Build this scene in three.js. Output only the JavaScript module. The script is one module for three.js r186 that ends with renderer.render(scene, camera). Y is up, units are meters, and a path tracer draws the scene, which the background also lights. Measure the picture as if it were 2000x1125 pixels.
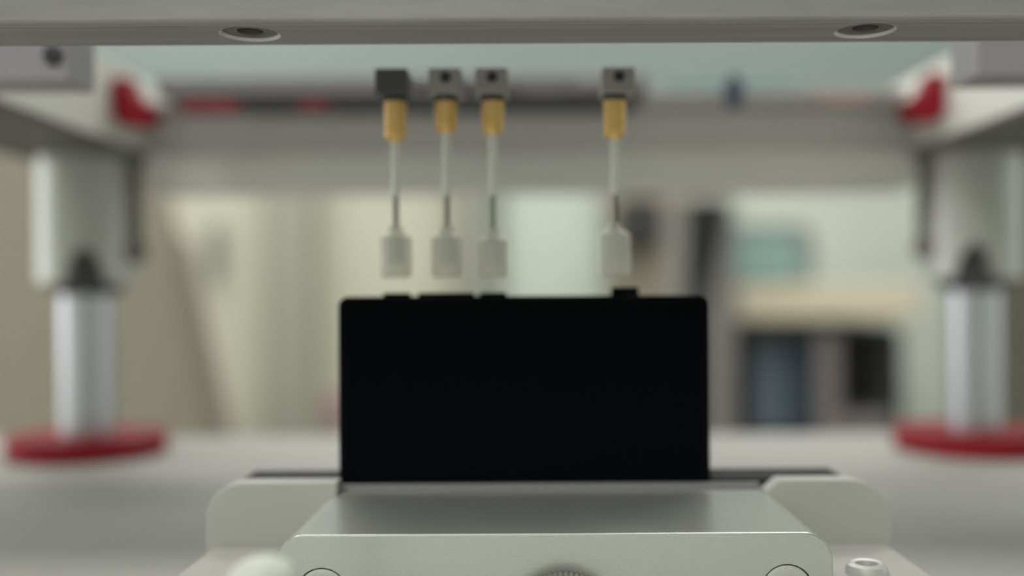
import * as THREE from 'three';
import { RoundedBoxGeometry } from 'three/addons/geometries/RoundedBoxGeometry.js';
import { RectAreaLightUniformsLib } from 'three/addons/lights/RectAreaLightUniformsLib.js';
import { mergeGeometries, toCreasedNormals } from 'three/addons/utils/BufferGeometryUtils.js';
import { Brush, Evaluator, SUBTRACTION } from 'three-bvh-csg';

// ------------------------------------------------------------------ camera, light, exposure
const scene = new THREE.Scene();
scene.background = new THREE.Color(0x20221f);
const EYE = 1.0;                                     // eye height above the floor (m)
const F = 2000;                                      // focal length in pixels of the 2000 x 1125 frame
const camera = new THREE.PerspectiveCamera(2 * Math.atan(562.5 / F) * 180 / Math.PI, 2000 / 1125, 0.02, 30);
camera.position.set(0, EYE, 0);
camera.rotation.set(0, 0, -0.0052);
camera.setViewOffset(2000, 1125, -35, -12.5, 2000, 1125);
camera.focus = 0.226;
camera.userData.fStop = 3.8;
camera.updateProjectionMatrix();
const renderer = new THREE.WebGLRenderer();
renderer.toneMapping = THREE.LinearToneMapping;
renderer.toneMappingExposure = 0.62;
renderer.shadowMap.enabled = true;
RectAreaLightUniformsLib.init();
const LAMPS = [                                      // x, depth, width, length, intensity (ceiling panels)
  [-0.55, 0.95, 1.2, 0.6, 2.0],
  [-0.95, 2.25, 1.2, 0.6, 15.5],
  [0.85, 1.75, 1.2, 0.6, 15.5],
  [-0.6, -0.85, 1.2, 0.6, 22],
];
const SIDE_FILL = [2.8, 0.5];                             // side fill through the unseen panes added in each side wall
const LAMP_COLOUR = new THREE.Color().setRGB(1.0, 0.985, 0.965);

// ------------------------------------------------------------------ helpers (mm in, m out; D = distance in front of the lens)
const mm = 0.001;
let seed = 20317;
const rnd = () => { seed = (seed * 1664525 + 1013904223) >>> 0; return seed / 4294967296; };
const counts = {};
function numbered(n) {
  const k = counts[n] = (counts[n] ?? -1) + 1;
  return k ? `${n}_${String(k).padStart(3, '0')}` : n;
}
const origin = new Map();                            // where each thing's base stands, in mm (x, h, D)
function thing(name, label, category, at, group) {
  const o = new THREE.Group(); o.name = numbered(name); scene.add(o);
  o.position.set(at[0] * mm, EYE + at[1] * mm, -at[2] * mm);
  o.userData = { label, category };
  if (group) o.userData.group = group;
  origin.set(o, at);
  return o;
}
function part(parent, name, g, m, label) {           // geometry in mm: x, h, -D
  const at = origin.get(parent);
  g.translate(-at[0], -at[1], at[2]); g.scale(mm, mm, mm);
  const o = new THREE.Mesh(g, m); o.name = name; o.castShadow = o.receiveShadow = true;
  if (label) o.userData.label = label;
  parent.add(o); origin.set(o, at);
  return o;
}
function single(name, label, category, at, g, m, group) {
  g.translate(-at[0], -at[1], at[2]); g.scale(mm, mm, mm);
  const o = new THREE.Mesh(g, m); o.name = numbered(name); scene.add(o); o.castShadow = o.receiveShadow = true;
  o.position.set(at[0] * mm, EYE + at[1] * mm, -at[2] * mm);
  o.userData = { label, category }; if (group) o.userData.group = group;
  origin.set(o, at);
  return o;
}
function struct(name, g, m, parent) {
  if (parent) return part(parent, name, g, m);
  g.scale(mm, mm, mm); g.translate(0, EYE, 0);
  const o = new THREE.Mesh(g, m); o.name = name; o.castShadow = o.receiveShadow = true;
  o.userData = { kind: 'structure' }; scene.add(o); origin.set(o, [0, 0, 0]);
  o.geometry.translate(0, -EYE, 0); o.position.y = EYE;
  return o;
}
function box(x0, x1, h0, h1, D0, D1, r = 0.6) {
  const w = x1 - x0, h = h1 - h0, d = D1 - D0;
  const g = r > 0 ? new RoundedBoxGeometry(w, h, d, 3, Math.min(r, w / 2.05, h / 2.05, d / 2.05)) : new THREE.BoxGeometry(w, h, d);
  return g.translate((x0 + x1) / 2, (h0 + h1) / 2, -(D0 + D1) / 2);
}
// vertical cylinder / lathe of [radius, h] pairs about (x, D)
function lathe(pts, x, D, seg = 48) {
  const g = new THREE.LatheGeometry(pts.map(p => new THREE.Vector2(p[0], p[1])), seg);
  return toCreasedNormals(g, 0.6).translate(x, 0, -D);
}
// the same with its axis along the view: pairs are [radius, distance towards the camera]
function latheZ(pts, x, h, D, seg = 48) {
  const g = new THREE.LatheGeometry(pts.map(p => new THREE.Vector2(p[0], p[1])), seg);
  return toCreasedNormals(g, 0.6).rotateX(Math.PI / 2).translate(x, h, -D);
}
function rrect(x0, x1, h0, h1, r) {                  // r = [tl, tr, br, bl] or one number
  const [a, b, c, d] = Array.isArray(r) ? r : [r, r, r, r];
  const s = new THREE.Shape();
  s.moveTo(x0 + a, h1); s.lineTo(x1 - b, h1); if (b) s.absarc(x1 - b, h1 - b, b, Math.PI / 2, 0, true);
  s.lineTo(x1, h0 + c); if (c) s.absarc(x1 - c, h0 + c, c, 0, -Math.PI / 2, true);
  s.lineTo(x0 + d, h0); if (d) s.absarc(x0 + d, h0 + d, d, -Math.PI / 2, -Math.PI, true);
  s.lineTo(x0, h1 - a); if (a) s.absarc(x0 + a, h1 - a, a, Math.PI, Math.PI / 2, true);
  return s;
}
function hole(shape, x, h, r) { const p = new THREE.Path(); p.absarc(x, h, r, 0, Math.PI * 2, true); shape.holes.push(p); }
function poly(pts) { const s = new THREE.Shape(); pts.forEach((p, i) => i ? s.lineTo(p[0], p[1]) : s.moveTo(p[0], p[1])); s.closePath(); return s; }
// extrude an (x, h) outline from D0 (near) to D1 (far) with a small chamfer inside the outline
function slab(shape, D0, D1, bevel = 0.4, seg = 20) {
  const g = new THREE.ExtrudeGeometry(shape, { depth: D1 - D0 - 2 * bevel, bevelEnabled: bevel > 0, bevelThickness: bevel, bevelSize: bevel, bevelOffset: -bevel, bevelSegments: 2, curveSegments: seg });
  return g.translate(0, 0, -D1 + bevel);
}
// extrude a (D, h) side profile along x
function prism(pts, x0, x1, bevel = 0.5) {
  const s = poly(pts.map(([D, h]) => [D, h]));
  const g = new THREE.ExtrudeGeometry(s, { depth: x1 - x0 - 2 * bevel, bevelEnabled: bevel > 0, bevelThickness: bevel, bevelSize: bevel, bevelOffset: -bevel, bevelSegments: 2 });
  return g.translate(0, 0, x0 + bevel).rotateY(Math.PI / 2);    // D -> -z, depth -> x
}
const px = (x, D) => (x - 1035) * D / F;             // measured photograph columns / rows as mm at a distance
const py = (y, D) => (575 - y) * D / F;

// ------------------------------------------------------------------ materials
function noiseTexture(n, base, amp, sx, sy, tint = [1, 1, 1]) {   // layered value noise; sx, sy: cells across
  const data = new Uint8Array(n * n * 4);
  const lat = (cx, cy) => { const a = new Float32Array(cx * cy); for (let i = 0; i < a.length; i++) a[i] = rnd(); return a; };
  const layers = [[sx, sy, 0.5], [sx * 3, sy * 3, 0.3], [Math.min(n, sx * 11), Math.min(n, sy * 11), 0.2]].map(([a, b, w]) => ({ a, b, w, l: lat(a, b) }));
  for (let j = 0; j < n; j++) for (let i = 0; i < n; i++) {
    let v = 0;
    for (const { a, b, w, l } of layers) {
      const u = i / n * a, t = j / n * b, x = Math.floor(u), y = Math.floor(t);
      let fx = u - x, fy = t - y; fx = fx * fx * (3 - 2 * fx); fy = fy * fy * (3 - 2 * fy);
      const g = (p, q) => l[(q % b) * a + (p % a)];
      v += w * ((g(x, y) * (1 - fx) + g(x + 1, y) * fx) * (1 - fy) + (g(x, y + 1) * (1 - fx) + g(x + 1, y + 1) * fx) * fy);
    }
    const c = base + amp * (v - 0.5) * 2, k = (j * n + i) * 4;
    for (let q = 0; q < 3; q++) data[k + q] = Math.max(0, Math.min(255, c * tint[q]));
    data[k + 3] = 255;
  }
  const t = new THREE.DataTexture(data, n, n);
  t.magFilter = THREE.LinearFilter; t.minFilter = THREE.LinearMipmapLinearFilter; t.generateMipmaps = true;
  t.wrapS = t.wrapT = THREE.RepeatWrapping; t.needsUpdate = true;
  return t;
}
const fine = noiseTexture(256, 235, 20, 9, 9); fine.colorSpace = THREE.SRGBColorSpace;
const brushed = noiseTexture(256, 228, 26, 3, 23); brushed.colorSpace = THREE.SRGBColorSpace;
const roughTex = noiseTexture(256, 205, 40, 7, 7);
const C = (r, g, b) => new THREE.Color().setRGB(r, g, b);
const S = (c, o = {}) => new THREE.MeshStandardMaterial({ color: c, roughness: 0.6, ...o });
const P = (c, o = {}) => new THREE.MeshPhysicalMaterial({ color: c, roughness: 0.5, ...o });
const scaleUV = (g, k) => { const u = g.attributes.uv; for (let i = 0; i < u.count; i++) u.setXY(i, u.getX(i) * k, u.getY(i) * k); return g; };
const M = {
  castGrey: S(C(0.30, 0.294, 0.287), { roughness: 0.55, metalness: 0.2, map: fine }),
  alu: S(C(0.56, 0.56, 0.54), { roughness: 0.42, metalness: 0.45 }),
  aluSatin: S(C(0.56, 0.575, 0.54), { roughness: 0.37, metalness: 0.8, roughnessMap: roughTex }),
  aluLight: S(C(0.64, 0.64, 0.61), { roughness: 0.5, metalness: 0.15 }),
  base: S(C(0.385, 0.383, 0.362), { roughness: 0.75, metalness: 0.05 }),
  railDark: S(C(0.42, 0.42, 0.40), { roughness: 0.5, metalness: 0.3 }),
  railShade: S(C(0.10, 0.097, 0.095), { roughness: 0.5 }),  // dark colour stands in for shade under the rails
  bright: S(C(0.60, 0.60, 0.58), { roughness: 0.4, metalness: 0.2 }),  // lighter than the bar, to paint the lit crescent of the countersinks
  shelf: S(C(0.44, 0.425, 0.415), { roughness: 0.5 }),
  litEdge: S(C(0.50, 0.495, 0.46), { roughness: 0.4, metalness: 0.2 }),  // lighter colour paints the highlight along the crossbar chamfer
  rodTip: S(C(0.24, 0.225, 0.205), { roughness: 0.5 }),  // rod darkened to look backlit against the bright wall
  seal: S(C(0.075, 0.073, 0.078), { roughness: 0.6 }),
  jaw: S(C(0.42, 0.42, 0.395), { roughness: 0.5, metalness: 0.15 }),
  ledge: S(C(0.20, 0.195, 0.195), { roughness: 0.5, metalness: 0.2 }),
  rail: S(C(0.80, 0.80, 0.76), { roughness: 0.5 }),
  beam: S(C(0.78, 0.765, 0.75), { roughness: 0.5, metalness: 0.2 }),
  strip: S(C(0.045, 0.045, 0.05), { roughness: 0.6 }),  // near-black colour stands in for shade beneath the plunger bar
  locker: S(C(0.30, 0.285, 0.275), { roughness: 0.6 }),
  rod: S(C(0.60, 0.60, 0.57), { roughness: 0.45, metalness: 0.3 }),
  mauve: S(C(0.33, 0.32, 0.34), { roughness: 0.5, metalness: 0.2 }),
  steel: S(C(0.56, 0.575, 0.63), { roughness: 0.33, metalness: 1 }),
  screwSteel: S(C(0.10, 0.093, 0.088), { roughness: 0.4, metalness: 0.5 }),
  darkSteel: S(C(0.05, 0.05, 0.055), { roughness: 0.5, metalness: 0.4 }),
  black: S(C(0.012, 0.012, 0.015), { roughness: 0.6 }),
  rubber: S(C(0.012, 0.012, 0.016), { roughness: 0.85 }),
  red: P(C(0.25, 0.009, 0.017), { roughness: 0.5, specularIntensity: 0.35 }),
  redFlat: S(C(0.20, 0.022, 0.03), { roughness: 0.6 }),
  pink: S(C(0.50, 0.33, 0.33), { roughness: 0.7 }),
  brass: S(C(0.72, 0.47, 0.17), { roughness: 0.38, metalness: 0.6 }),
  blockDark: S(C(0.058, 0.058, 0.064), { roughness: 0.5 }),
  blockGrey: S(C(0.27, 0.258, 0.25), { roughness: 0.45, metalness: 0.3 }),
  barGrey: S(C(0.20, 0.187, 0.192), { roughness: 0.5, metalness: 0.2 }),
  silicone: P(C(0.80, 0.79, 0.73), { roughness: 0.4, transmission: 0.6, thickness: 0, ior: 1.4 }),
  insert: S(C(0.60, 0.66, 0.70), { roughness: 0.5 }),
  whiteKnob: S(C(0.55, 0.57, 0.50), { roughness: 0.45 }),
  phone: P(C(0.0020, 0.0028, 0.0038), { roughness: 0.6, specularIntensity: 0.08 }),
  glass: P(C(0.0014, 0.0022, 0.0032), { roughness: 0.3, specularIntensity: 0.05 }),
  navy: S(C(0.03, 0.045, 0.085), { roughness: 0.5 }),
  tealPale: S(C(0.25, 0.36, 0.37), { roughness: 0.4 }),
  wall: S(C(0.62, 0.67, 0.60), { roughness: 0.9 }),
  wallCream: S(C(0.64, 0.63, 0.51), { roughness: 0.9 }),
  wallGreen: S(C(0.40, 0.40, 0.33), { roughness: 0.9 }),
  mint: S(C(0.66, 0.75, 0.66), { roughness: 0.5 }),
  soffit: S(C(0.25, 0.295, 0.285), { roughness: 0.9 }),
  beige: S(C(0.36, 0.325, 0.255), { roughness: 0.9 }),
  beigeDark: S(C(0.27, 0.24, 0.195), { roughness: 0.9 }),
  floor: S(C(0.30, 0.30, 0.28), { roughness: 0.6, map: fine }),
  ceiling: S(C(0.75, 0.75, 0.70), { roughness: 0.95 }),
  olive: S(C(0.17, 0.165, 0.135), { roughness: 0.9 }),
  greyCab: S(C(0.19, 0.18, 0.17), { roughness: 0.6 }),
  charcoal: S(C(0.035, 0.035, 0.037), { roughness: 0.6 }),
  cream: S(C(0.88, 0.79, 0.60), { roughness: 0.6 }),
  teal: S(C(0.35, 0.53, 0.51), { roughness: 0.35 }),
  bezel: S(C(0.27, 0.31, 0.30), { roughness: 0.6 }),
  litSlat: S(C(0.20, 0.26, 0.32), { roughness: 0.5 }),  // navy lightened to paint the reflection on the left half
  navySlat: S(C(0.075, 0.115, 0.16), { roughness: 0.5 }),
  plum: S(C(0.28, 0.245, 0.245), { roughness: 0.6 }),
};

// ------------------------------------------------------------------ the room
const RX0 = -2200, RX1 = 2200, RD0 = -1800, RD1 = 3000, RF = -1000, RC = 1700, T = 120;
struct('floor', box(RX0 - T, RX1 + T, RF - T, RF, RD0 - T, RD1 + T, 0), M.floor);
struct('ceiling', box(RX0 - T, RX1 + T, RC, RC + T, RD0 - T, RD1 + T, 0), M.ceiling);
struct('wall_back', box(RX0, RX1, RF, RC, RD1, RD1 + T, 0), M.wall);
struct('wall_front', box(RX0, RX1, RF, RC, RD0 - T, RD0, 0), M.wall);
struct('wall_left', box(RX0 - T, RX0, RF, RC, RD0, RD1, 0), M.wallCream);
struct('wall_right', box(RX1, RX1 + T, RF, RC, RD0, RD1, 0), M.wall);
// wide soffit along the upper part of the back wall, seen above the head of the rig
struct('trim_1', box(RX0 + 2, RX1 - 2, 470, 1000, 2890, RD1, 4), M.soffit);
// grey-green pilasters and the cream door between them
struct('trim_2', box(px(520, 2900), px(612, 2900), RF, 468, 2880, RD1, 4), M.wallGreen);
struct('trim_3', box(px(888, 2900), px(930, 2900), RF, 468, 2880, RD1, 4), M.wallGreen);
const door = struct('door_1', box(px(300, 2950), px(516, 2950), RF, 460, 2950, RD1, 3), M.wallCream);
struct('door_handle', box(px(410, 2930), px(430, 2930), py(540, 2930), py(435, 2930), 2905, 2950, 8), M.castGrey, door);
struct('trim_4', box(px(618, 2960), px(884, 2960), RF, 460, 2960, RD1, 3), M.wallCream);
struct('trim_5', box(px(1182, 2900), px(1340, 2900), RF, 468, 2890, RD1, 3), M.beige);
// ceiling panels
for (const [i, [x, D, w, l, I]] of LAMPS.entries()) {
  const label = 'flat white ceiling light panel ' + ['above the grey test rig', 'near the back wall on the left', 'near the back wall above the cream desk', 'in front of the rig, behind the viewer'][i];
  const t = thing('ceiling_light', label, 'ceiling light', [x * 1000, RC - 26, D * 1000], 'ceiling light panels');
  part(t, 'frame', box(x * 1000 - w * 500 - 15, x * 1000 + w * 500 + 15, RC - 18, RC, D * 1000 - l * 500 - 15, D * 1000 + l * 500 + 15, 3), M.ceiling);
  const gm = S(C(0.9, 0.9, 0.85), { emissive: LAMP_COLOUR, emissiveIntensity: 1.2 });
  part(t, 'diffuser', box(x * 1000 - w * 500, x * 1000 + w * 500, RC - 26, RC - 18, D * 1000 - l * 500, D * 1000 + l * 500, 1), gm);
  const L = new THREE.RectAreaLight(LAMP_COLOUR, I, w, l);
  L.position.set(x, EYE + (RC - 32) * mm, -D); L.rotation.x = -Math.PI / 2; L.name = 'panel_light'; scene.add(L);
}

// unseen frosted panes added in the side walls to light base and rails
for (const [i, sgn] of [-1, 1].entries()) {
  const X = sgn * 2200, a = Math.min(X, X - sgn * 30), b = Math.max(X, X - sgn * 30);
  const fr = struct(`window_${i + 1}`, mergeGeometries([box(a, b, -250, 950, -150, -100, 2), box(a, b, -250, 950, 1700, 1750, 2), box(a, b, -250, -200, -100, 1700, 2), box(a, b, 900, 950, -100, 1700, 2)]), M.ceiling);
  struct('fill_pane', box(X - sgn * 6 - 4, X - sgn * 6 + 4, -200, 900, -100, 1700, 0), S(C(0.8, 0.82, 0.82), { emissive: C(0.95, 1.0, 1.0), emissiveIntensity: 0.22 * SIDE_FILL[i] }), fr);
  const L = new THREE.RectAreaLight(C(0.96, 1.0, 1.0), SIDE_FILL[i], 1.8, 1.1);
  L.position.set((X - sgn * 34) * mm, EYE + 0.35, -0.8); L.rotation.y = sgn * Math.PI / 2; L.name = 'fill_light'; scene.add(L);
}

// ------------------------------------------------------------------ bench and base plate
const BASE = -85;
{
  const t = thing('workbench', 'large pale workbench that carries the whole grey test rig', 'workbench', [0, RF, 380]);
  part(t, 'bench_top', box(-620, 620, BASE - 60, BASE - 25, -160, 700, 3), M.aluLight);
  for (const x of [-590, 590]) for (const D of [-120, 665]) part(t, 'leg', box(x - 22, x + 22, RF, BASE - 60, D - 22, D + 22, 3), M.greyCab);
}
single('base_plate', 'wide light grey metal base plate under the phone fixture and both posts', 'base plate', [0, BASE - 25, 380],
  box(-340, 340, BASE - 25, BASE, 150, 622, 1.5), M.base);

// ------------------------------------------------------------------ sliding head: crossbar, rails, back beam
{
  const t = thing('crossbar', 'thick grey metal crossbar across the top with two countersunk screws beneath', 'crossbar', [0, 59, 232]);
  const shape = box(-300, 300, 59, 128, 222, 242, 1.2);
  // countersinks in the underside
  const ev = new Evaluator(); ev.attributes = ['position', 'normal', 'uv']; ev.useGroups = false;
  let b = new Brush(shape.index ? shape : shape, M.castGrey);
  const XS = [px(493, 232), px(1690, 232)];
  for (const x of XS) {
    const c = new Brush(lathe([[0, 58.5], [6.8, 58.5], [6.8, 61.6], [0, 61.6]], x, 231.2, 56));
    b = ev.evaluate(b, c, SUBTRACTION);
  }
  part(t, 'bar', b.geometry, M.castGrey);
  part(t, 'lit_edge', prism([[221.97, 60.25], [223.25, 58.97], [223.3, 60.3]], -299, 299, 0), M.litEdge, 'pale strip painted as the edge highlight');  // edge highlight put into the colour of a thin strip
  for (const x of XS) {
    // sunk head with a hexagonal recess, in a cone lightened for its lit crescent
    part(t, 'countersink', lathe([[6.2, 60.2], [6.2, 59.8], [6.62, 59.05], [6.78, 59.05], [6.78, 61.5], [6.2, 61.5], [6.2, 60.2]], x, 231.2, 64), M.bright, 'bare metal countersink painted brighter for its lit crescent');
    const s = part(t, 'countersunk_screw', lathe([[0, 61.0], [2.7, 61.0], [2.9, 59.8], [3.3, 59.6], [5.8, 59.6], [6.15, 59.8], [6.15, 61.4], [0, 61.4]], x, 231.2, 56), M.screwSteel, 'dark steel countersunk screw');
    part(s, 'recess', new THREE.CylinderGeometry(2.6, 2.6, 0.3, 6).translate(x, 60.9, -231.2), M.black);
  }
}
{
  const t = thing('head_frame', 'pale metal frame of side rails and back beam sliding on two posts', 'frame', [0, 57, 420]);
  for (const s of [-1, 1]) {
    const [a, b] = s < 0 ? [-275, -209] : [209, 275];
    part(t, 'side_rail', box(a, b, 78, 118, 243, 592, 0.8), M.rail);
    part(t, 'shade_plate', box(a, b, 75, 77.9, 243, 592, 0.4), M.railShade, 'dark plate standing in for shade under the rail');  // shade of the rail underside, made as a dark sheet
    const [c, d] = s < 0 ? [-209, -143] : [139, 209];
    const br = part(t, 'bracket', box(c, d, 67, 84, 318, 338, 1), M.mauve);
    part(br, 'bolt', latheZ([[0, 1.2], [2.8, 0.5], [3, 0.8], [3, 0], [0, 0]].reverse(), s < 0 ? -147.5 : 170, 75, 318), M.darkSteel);
    // red corner gusset with a hollow edge
    const g = new THREE.Shape();
    g.moveTo(s * 209, 109); g.lineTo(s * 201.5, 110); g.quadraticCurveTo(s * 199, 100, s * 190, 96); g.lineTo(s * 189, 89); g.lineTo(s * 194, 86); g.lineTo(s * 206, 87); g.lineTo(s * 209, 92); g.closePath();
    part(t, 'corner_gusset', slab(g, 512, 528, 0.8), M.red, 'red corner gusset');
  }
  // shelf added along the lip to shade the beam evenly, cut back behind the gussets
  part(t, 'shelf', box(59.4, 187, 97.5, 100.5, 505, 553.4, 0.5), M.shelf);
  part(t, 'shelf', box(187.1, 208.4, 97.5, 100.5, 529, 553.4, 0.5), M.shelf);
  part(t, 'shelf', box(-208.4, -184.6, 97.5, 100.5, 529, 553.4, 0.5), M.shelf);
  // back beam: front face, recessed groove, upper lip
  part(t, 'back_beam', prism([[555, 57], [588, 57], [588, 106], [554, 106], [554, 90], [562, 88], [562, 79], [555, 77.5]], -208.5, 208.5, 0.8), M.beam);
}
// guide bushings, posts, red collars
for (const s of [-1, 1]) {
  const x = s * 240, D = 555, side = s < 0 ? 'left' : 'right';
  const ev = new Evaluator(); ev.attributes = ['position', 'normal', 'uv']; ev.useGroups = false;
  const tube = new Brush(new THREE.LatheGeometry([[18.2, 7.5], [24.2, 7], [25, 8], [25, 74.4], [18.2, 74.6], [18.2, 7.5]].map(p => new THREE.Vector2(p[0], p[1])), 64));
  const arch = new THREE.Shape(); arch.moveTo(-9.5, 0); arch.quadraticCurveTo(-7, 18, 0, 20.5); arch.quadraticCurveTo(7, 18, 9.5, 0); arch.closePath();
  const cut = new Brush(new THREE.ExtrudeGeometry(arch, { depth: 30, bevelEnabled: false, curveSegments: 16 }).translate(-s * 8, 6, 5));
  const housing = ev.evaluate(tube, cut, SUBTRACTION).geometry;
  const t = thing('guide_bushing', `fat pale metal bushing hanging around the ${side} post with a dark arched notch`, 'bushing', [x, 7, D]);
  part(t, 'housing', toCreasedNormals(housing, 0.5).translate(x, 0, -D), M.alu);
  part(t, 'wiper_seal', lathe([[14.3, 1], [17, 1], [18, 2.5], [18, 40], [14.3, 40], [14.3, 1]], x, D, 48), M.seal, 'wiper seal kept dark to stand in for shade in the notch');  // dark sleeve stands in for the unlit inside of the notch
  const bx = -s * 23 + x + (s < 0 ? -2 : 2);
  const bolt = part(t, 'tie_bolt', lathe([[0, 18], [2.6, 18], [2.6, 74.6], [0, 74.6]], x - s * 28.5, D - 2, 20), M.greyCab, 'dark tie bolt beside the housing');
  part(bolt, 'nut', new THREE.CylinderGeometry(5, 5, 7, 6).translate(x - s * 28.5, 24, -D + 2), M.greyCab);
  const post = thing('guide_post', `polished round steel post on the ${side} between red collar and bushing`, 'post', [x, BASE, D]);
  part(post, 'shaft', lathe([[0, BASE], [14, BASE], [14, 74.5], [0, 74.5]], x, D, 64), M.steel);
  const col = thing('shaft_collar', `flat round red metal collar at the foot of the ${side} steel post`, 'collar', [x, BASE, D]);
  const ring = part(col, 'ring', lathe([[14.1, BASE], [40.2, BASE], [41, BASE + 0.8], [41, BASE + 10], [40, BASE + 11], [14.1, BASE + 11], [14.1, BASE]], x, D, 72), M.red);
  for (let k = 0; k < 4; k++) {
    const a = Math.PI / 4 + k * Math.PI / 2;
    part(col, 'screw', lathe([[0, BASE + 11.6], [2.8, BASE + 11.6], [3.2, BASE + 11.2], [3.2, BASE + 10.9], [0, BASE + 10.9]].reverse(), x + 29 * Math.cos(a), D + 29 * Math.sin(a), 20), M.darkSteel);
  }
}
// things on the beam
single('red_clip', 'long dark red clip under the dark bar beside the left gusset', 'clip', [-155, 91, 512], box(px(355, 507), px(472, 507), 90.8, 97.3, 506, 516, 2), M.redFlat);
single('red_clip', 'short dark red clip under the dark bar left of the plungers', 'clip', [-107, 92, 512], box(px(583, 507), px(642, 507), 92, 97.3, 506, 516, 2), M.redFlat);
single('pink_clip', 'pale pink strip under the beam shelf near the right red gusset', 'clip', [152, 95, 510], box(px(1600, 505), px(1702, 505), 94.6, 97.4, 505.5, 515, 1), M.pink);
{
  const t = thing('valve_block', 'small upright navy blue block on the right half of back beam', 'valve', [px(1435, 500), 91, 500]);
  part(t, 'body', box(px(1420, 500), px(1451, 500), 91, 104, 496.5, 504.9, 1.2), M.navy);
  part(t, 'fitting', lathe([[0, 103.9], [2.4, 103.9], [2.4, 106.5], [0, 106.5]].reverse(), px(1436, 500), 500.7, 20), M.navy);
}
single('teal_strip', 'pale teal bar lying on the beam shelf behind the navy block', 'bar', [100, 100.5, 535], box(px(1300, 528), px(1560, 528), 100.5, 111, 528, 550, 1.5), M.tealPale);

// ------------------------------------------------------------------ plunger bar and four plungers
{
  const t = thing('plunger_bar', 'long dull purple grey bar with dark underside behind the four brass plungers', 'bar', [-63, 96, 530]);
  part(t, 'bar', box(px(306, 505), px(1268, 505), 99, 108, 505, 553.6, 1), M.barGrey);
  part(t, 'underside_shade', box(px(440, 505), px(1250, 505), 97.4, 99, 506, 553, 0.4), M.strip, 'black strip standing in for underside shade');  // underside shade of the bar, made as a dark sheet
}
const PD = 280.5;
function plunger(xBlock, xRod, yTop, yBrass, capTop, blockMat, label, dark) {
  const X = px(xBlock, PD), R = px(xRod, PD), h = y => py(y, PD);
  const t = thing('plunger', label, 'plunger', [R, h(541), PD], 'plungers over the black phone');
  const b = part(t, 'mounting_block', box(X - 4.4, X + 4.4, h(189), h(yTop), 275, 286.9, 0.5), blockMat);
  if (!dark) {
    part(b, 'screw_hole', latheZ([[0, 0.3], [1.3, 0.3], [1.5, 0], [0, 0]].reverse(), X + 0.2, h(158), 275), M.black);
  }
  // sloping arm from the block back to the bar
  part(t, 'arm', prism([[286, 56.8], [505.4, 100.2], [505.4, 105.2], [286, 60.6]], X - 2.6, X + 2.6, 0.3), M.barGrey);
  const top = h(189), bot = h(yBrass);
  part(t, 'collar', lathe([[0, top - 1.4], [3.6, top - 1.4], [3.7, top - 1.2], [3.7, top], [0, top]], R, PD, 6), M.darkSteel, 'dark collar');
  part(t, 'barrel', lathe([[0, bot], [1.9, bot], [2.5, bot + 0.9], [3.0, bot + 1.4], [3.05, bot + 3], [2.8, bot + 3.2], [2.8, bot + 3.6], [3.05, bot + 3.8], [3.05, top - 1.4], [0, top - 1.4]], R, PD, 40), M.brass, 'brass barrel');
  const rodEnd = h(capTop + 4);
  part(t, 'rod', lathe([[0, h(382)], [0.9, h(382)], [1.2, h(374)], [1.2, bot], [0, bot]], R, PD, 24), M.rod);
  part(t, 'rod_tip', lathe([[0, rodEnd], [0.8, rodEnd], [0.8, h(382)], [0, h(382)]], R, PD, 20), M.rodTip, 'thin rod tip painted dark for contrast with the bright wall');
  const ct = h(capTop), sh = h(capTop + 21), cb = h(541);
  const cap = part(t, 'cap', lathe([[0, cb], [3.4, cb], [4.1, cb + 0.5], [4.25, cb + 1.3], [4.25, sh - 0.6], [3.9, sh], [2.5, sh + 0.7], [1.8, ct - 0.5], [1.4, ct], [0.8, ct]], R, PD, 48), M.silicone, 'frosted white rubber cap');
  part(cap, 'insert', lathe([[0, sh - 7.5], [1.8, sh - 7.5], [2.1, sh - 7], [2.1, sh - 0.4], [1.6, sh], [0, sh]], R, PD, 32), M.insert);
  return t;
}
plunger(771, 774, 140, 277, 440, M.blockDark, 'leftmost brass plunger under a black block above the phone', true);
plunger(874, 873, 140, 260, 440, M.blockGrey, 'second brass plunger from the left, its barrel the shortest, in the close trio');
plunger(963, 964, 140, 264, 446, M.blockGrey, 'third brass plunger from the left, the right one of the close trio');
plunger(1207, 1202, 140, 273, 436, M.blockGrey, 'brass plunger standing apart on the right above the phone');
scene.children.filter(o => o.name.startsWith('plunger') && o.userData.category === 'plunger');

// ------------------------------------------------------------------ the phone
{
  const x0 = px(660, 275), x1 = px(1386, 275), h1 = py(578, 275), h0 = -72;
  const t = thing('phone', 'black phone standing on its long edge in the grey fixture', 'phone', [(x0 + x1) / 2, h0, 280]);
  part(t, 'body', slab(rrect(x0, x1, h0, h1, 2.6), 275, 286, 0.7), M.phone);
  part(t, 'screen', slab(rrect(x0 + 2, x1 - 2, h0 + 2, h1 - 2, 1.8), 274.8, 275.4, 0.1), M.glass);
  for (const [a, b, y] of [[750, 801, 571], [818, 926, 571], [937, 990, 571], [1194, 1246, 562]])
    part(t, 'button', box(px(a, 280), px(b, 280), h1 - 0.3, py(y, 280), 277.8, 283, 0.4), M.phone);
}
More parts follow.
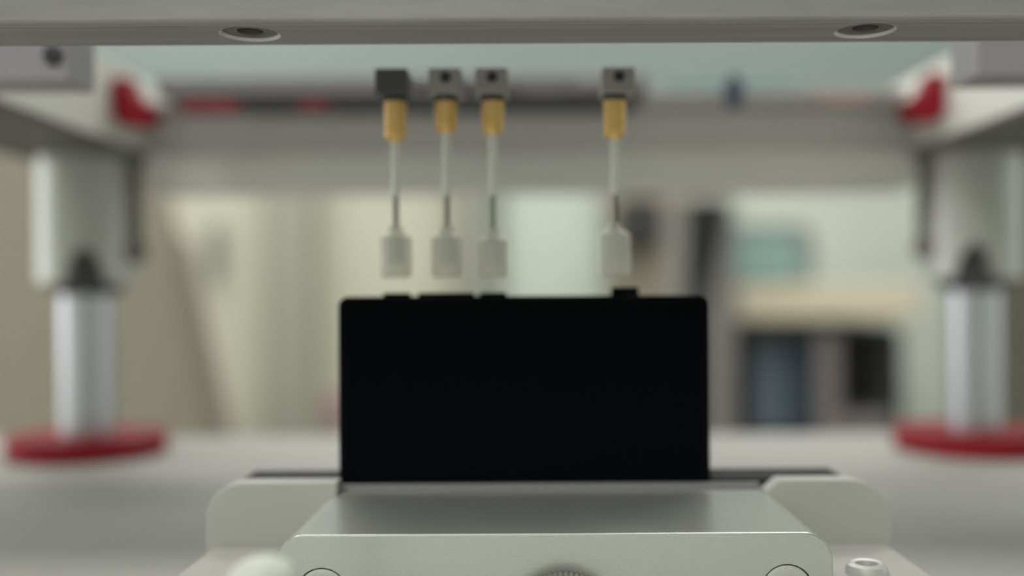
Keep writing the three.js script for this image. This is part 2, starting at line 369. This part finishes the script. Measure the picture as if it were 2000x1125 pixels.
// ------------------------------------------------------------------ the fixture that holds it
{
  const t = thing('phone_fixture', 'grey machined fixture with rounded plates clamping the black phone upright', 'fixture', [4, BASE, 262]);
  // front block, rounded front outline, satin top that mirrors the phone
  const s = rrect(px(540, 222), px(1625, 222), BASE, -51.9, [5.6, 6.4, 1, 1]);
  const SC = [[px(625, 222), -64.8], [px(1535, 222), -64.5]];
  for (const [x, h] of SC) hole(s, x, h, 6.1);
  part(t, 'front_block', slab(s, 222, 232, 0.35, 28), M.aluSatin);
  part(t, 'middle_block', slab(rrect(px(540, 222), px(1625, 222), BASE, -51.9, [5.6, 6.4, 1, 1]), 231.6, 265.9, 0.05, 28), M.aluSatin);
  for (const [x, h] of SC) {
    const sc = part(t, 'cap_screw', latheZ([[0, 3.6], [2.4, 3.6], [2.6, 5.2], [4.6, 5.5], [5.4, 5.2], [5.6, 4.6], [5.6, 0], [0, 0]].reverse(), x, h, 227.4, 48), M.alu, 'round screw head in a counterbore');
    part(sc, 'socket', latheZ([[0, 0.1], [2.3, 0.1], [2.3, 0], [0, 0]].reverse(), x, h, 223.7, 6), M.black);
  }
  // upright jaw with large round corners
  const jx0 = px(400, 266), jx1 = px(1742, 266), js = new THREE.Shape();
  js.moveTo(jx0, BASE); js.lineTo(jx1, BASE); js.lineTo(jx1, -60.5); js.absarc(jx1 - 12, -60.5, 12, 0, Math.PI / 2, false);
  js.lineTo(64.5, -48.5); js.lineTo(61, -51.5); js.lineTo(61, -60); js.lineTo(-50.4, -60); js.lineTo(-50.4, -48.5); js.lineTo(jx0 + 10, -48.5); js.absarc(jx0 + 10, -58.5, 10, Math.PI / 2, Math.PI, false); js.closePath();
  part(t, 'jaw_plate', slab(js, 266, 272, 0.4, 28), M.jaw);
  part(t, 'bridge', box(-50.3, 60.9, -59.9, -51.9, 265.9, 272.1, 0.15), M.aluSatin);
  part(t, 'ledge', box(-56, 60.9, -59.9, -50.4, 272.1, 274.1, 0.3), M.ledge);
  // rear clamp block with a slot for the phone
  const bx = rrect(-80, 88, 274.2, 300, 1);
  const slot = new THREE.Path(); slot.moveTo(px(660, 275) - 0.4, 274.8); slot.lineTo(px(1386, 275) + 0.4, 274.8); slot.lineTo(px(1386, 275) + 0.4, 286.6); slot.lineTo(px(660, 275) - 0.4, 286.6); slot.closePath();
  bx.holes.push(slot);
  part(t, 'clamp_block', new THREE.ExtrudeGeometry(bx, { depth: 20.2, bevelEnabled: false }).rotateX(-Math.PI / 2).translate(0, -72.2, 0), M.alu);
  part(t, 'clamp_floor', box(-80, 88, BASE, -72.2, 274.2, 300, 0.3), M.alu);
  part(t, 'foot', box(-82.5, 92, BASE, -65, 231, 265.9, 0.8), M.base);
}
// thumb wheel on the front of the fixture
{
  const x = px(1098, 222), h = -72.2, r = 12.5;
  const t = thing('thumb_wheel', 'knurled grey thumb wheel on the front face of the fixture', 'thumb wheel', [x, h, 222]);
  const n = 64, sh = new THREE.Shape();
  for (let i = 0; i <= n * 2; i++) { const a = i / (n * 2) * Math.PI * 2, q = i % 2 ? r : r - 0.55; i ? sh.lineTo(x + q * Math.cos(a), h + q * Math.sin(a)) : sh.moveTo(x + q * Math.cos(a), h + q * Math.sin(a)); }
  part(t, 'knurled_rim', slab(sh, 215, 221.6, 0.4), M.greyCab.clone());
  part(t, 'face', latheZ([[0, 0.8], [8, 0.8], [8.6, 0.3], [8.6, 0], [0, 0]].reverse(), x, h, 215), M.alu);
}
// black gasket around the phone
{
  const a = px(660, 275) - 0.3, b = px(1386, 275) + 0.3, s = poly([[px(477, 280), 274.6], [a, 274.6], [a, 286.5], [b, 286.5], [b, 274.6], [px(1638, 280), 274.6], [px(1638, 280), 291], [px(477, 280), 291]]);
  const g = new THREE.ExtrudeGeometry(s, { depth: 2.2, bevelEnabled: false }).rotateX(-Math.PI / 2).translate(0, -51.9, 0);
  single('gasket', 'thin black rubber sheet around the bottom of the upright phone', 'gasket', [4, -51.9, 281], g, M.rubber);
}
// socket screw at the right of the fixture
{
  const D = 232, x = px(1690, D + 5), top = -62.4;
  const t = thing('socket_screw', 'pale round socket screw standing on the fixture foot at lower right', 'screw', [x, -65, D + 5]);
  part(t, 'head', lathe([[0, -64.2], [2.3, -64.2], [2.6, top - 0.2], [3.6, top], [4.4, top - 0.5], [4.8, -64], [4.8, -65], [0, -65]].reverse(), x, D + 5, 40), M.alu);
  part(t, 'socket', new THREE.CylinderGeometry(2.25, 2.25, 0.3, 6).translate(x, -64.0, -(D + 5)), M.black);
}
// white knob in the near foreground
{
  const D = 168, x = px(512, D), top = py(1085, D);
  const t = thing('knob', 'white round-topped knob in the near foreground at lower left', 'knob', [x, BASE, D]);
  part(t, 'head', lathe([[0, top], [2.6, top - 0.25], [4.4, top - 1.1], [5.6, top - 2.8], [6.0, top - 5], [5.8, top - 9], [4.6, top - 12], [2.4, top - 13], [0, top - 13]].reverse(), x, D, 48), M.whiteKnob);
  part(t, 'stem', lathe([[0, BASE], [5, BASE], [5, BASE + 3], [2, BASE + 4], [2, top - 12.8], [0, top - 12.8]].reverse(), x, D, 24), M.steel);
}

// ------------------------------------------------------------------ background
single('partition', 'broad beige partition panel standing behind the left steel post', 'partition', [-800, RF, 1700],
  slab(poly([[-1500, RF], [px(455, 1700), RF], [px(440, 1700), py(860, 1700)], [px(322, 1700), py(370, 1700)], [px(300, 1700), 330], [-1500, 330]]), 1700, 1730, 2), M.beige);
{
  const D = 1690;
  single('leaning_board', 'narrow brown grey board leaning along the partition edge', 'board', [px(440, D), RF, D],
    slab(poly([[px(600, D), RF], [px(650, D), RF], [px(452, D), py(850, D)], [px(372, D), py(480, D)], [px(345, D), py(440, D)], [px(345, D), py(510, D)], [px(404, D), py(850, D)]]), D - 12, D + 6, 2), M.beigeDark);
}
{
  const D = 2960;
  const t = thing('whiteboard', 'bright mint white board on the back wall behind the plungers', 'whiteboard', [px(1085, D), py(650, D), D]);
  part(t, 'panel', box(px(988, D), px(1178, D), py(760, D), py(300, D), D, RD1, 4), M.mint);
  part(t, 'frame', mergeGeometries([box(px(984, D), px(990, D), py(766, D), py(296, D), D - 6, RD1, 0), box(px(1176, D), px(1182, D), py(766, D), py(296, D), D - 6, RD1, 0)]), M.alu);
}
{
  const D = 2300;
  const t = thing('wall_box', 'dark grey box on the wall behind the rightmost plunger', 'box', [px(1255, D), py(475, D), 2850]);
  const d2 = 2800;
  part(t, 'case', box(px(1212, d2), px(1296, d2), py(484, d2), py(386, d2), d2, 2889, 6), M.charcoal);
  part(t, 'lid', box(px(1222, d2), px(1287, d2), py(476, d2), py(440, d2), d2 - 6, d2, 3), M.charcoal);
}
{
  const D = 2100;
  const t = thing('grey_locker', 'tall narrow grey locker beside the desk behind the phone', 'locker', [px(1385, D), RF, D]);
  part(t, 'case', box(px(1336, D), px(1436, D), RF, py(388, D), D, D + 300, 5), M.locker);
  part(t, 'door', box(px(1341, D), px(1431, D), RF + 40, py(396, D), D - 8, D, 3), M.locker);
  single('black_board', 'black slanted board leaning against the tall grey locker', 'board', [px(1370, D), RF, D - 30],
    slab(poly([[px(1336, D), py(600, D)], [px(1338, D), py(394, D)], [px(1421, D), py(394, D)], [px(1412, D), py(450, D)], [px(1372, D), py(600, D)], [px(1372, D), RF], [px(1336, D), RF]]), D - 26, D - 9, 2), M.black);
}
const DK = 2200;
{
  const t = thing('desk', 'cream desk with a thick top against the pale back wall', 'desk', [px(1640, DK), RF, 2450]);
  part(t, 'desk_top', box(px(1440, DK), px(1800, DK), py(626, DK), py(560, DK), DK, 2900, 5), M.cream);
  for (const x of [px(1440, DK) + 14, px(1792, DK) - 14]) part(t, 'leg', box(x - 12, x + 12, RF, py(626, DK), 2820, 2860, 4), M.alu);
}
{
  const D = 2240, t = thing('monitor', 'grey desktop device with a teal screen on the cream desk', 'monitor', [px(1510, D), py(560, DK), D]);
  part(t, 'case', slab(rrect(px(1420, D), px(1592, D), py(560, DK) + 1, py(440, D), [6, 40, 4, 4]), D, D + 90, 4), M.bezel);
  part(t, 'screen', slab(rrect(px(1428, D), px(1560, D), py(545, D), py(462, D), [4, 26, 3, 3]), D - 5, D + 1, 1), M.teal, 'teal screen');
}
{
  const D = 2230, x = a => px(a, D), y = b => py(b, D);
  const t = thing('equipment_cabinet', 'dark equipment cabinet with a louvred grille standing under the cream desk', 'cabinet', [x(1605), RF, D + 150]);
  const s = rrect(x(1450), x(1762), RF, y(636), [10, 34, 4, 4]);
  const hp = new THREE.Path(); const r = 34, a0 = x(1640), a1 = x(1724), b0 = y(800), b1 = y(656);
  hp.moveTo(a0, b1); hp.lineTo(a0, b0 + r); hp.absarc(a0 + r, b0 + r, r, Math.PI, 1.5 * Math.PI, false); hp.lineTo(a1 - r, b0); hp.absarc(a1 - r, b0 + r, r, 1.5 * Math.PI, 2 * Math.PI, false); hp.lineTo(a1, b1); hp.closePath();
  s.holes.push(hp);
  const gp = new THREE.Path(); const g0 = x(1468), g1 = x(1588), k0 = y(842), k1 = y(668);
  gp.moveTo(g0, k0); gp.lineTo(g1, k0); gp.lineTo(g1, k1); gp.lineTo(g0, k1); gp.closePath(); s.holes.push(gp);
  part(t, 'front', slab(s, D, D + 24, 2), M.charcoal);
  part(t, 'case', slab(rrect(x(1450), x(1762), RF, y(636), [10, 34, 4, 4]), D + 60, D + 300, 2), M.black);
  part(t, 'pillar', box(x(1592), x(1636), RF + 4, y(650), D - 10, D, 4), M.plum, 'plum grey upright strip');
  part(t, 'plinth', box(x(1640), x(1740), y(980), y(812), D - 10, D, 4), M.plum);
  const n = 8;
  for (let i = 0; i < n; i++) {
    const c = k1 + (k0 - k1) * (i + 0.5) / n, hh = (k1 - k0) / n * 0.36;
    const mid = x(1531);
    const mk = (q0, q1) => new RoundedBoxGeometry(q1 - q0, hh * 2, 4, 2, 1).rotateX(-0.5).translate((q0 + q1) / 2, c, -(D + 14));
    part(t, 'slat', mk(g0 + 6, mid - 1), M.litSlat, 'navy slat with a lighter reflection painted in');
    part(t, 'slat', mk(mid + 1, g1 - 1), M.navySlat, 'dark navy slat');
  }
}
{
  const D = 2160, t = thing('red_carton', 'small dull red carton on a stand beside the louvred cabinet', 'carton', [px(1410, D), RF, D]);
  part(t, 'carton', box(px(1384, D), px(1424, D), py(745, D), py(675, D), D, D + 60, 3), M.pink);
  part(t, 'stand', box(px(1386, D), px(1422, D), RF, py(745, D), D + 6, D + 56, 3), M.wallGreen);
}
{
  const D = 2160, t = thing('red_carton', 'small dull red carton on a green grey stand at the left edge of the phone', 'carton', [px(650, D), RF, D]);
  part(t, 'carton', box(px(630, D), px(668, D), py(842, D), py(765, D), D, D + 60, 3), M.pink);
  part(t, 'stand', box(px(632, D), px(666, D), RF, py(842, D), D + 6, D + 56, 3), M.wallGreen);
}
{
  const D = 1700;
  single('side_screen', 'olive grey screen panel standing at the right behind the post', 'partition', [px(2000, D), RF, D],
    box(px(1950, D), px(2500, D), RF, py(300, D), D, D + 30, 3), M.olive);
}

renderer.render(scene, camera);
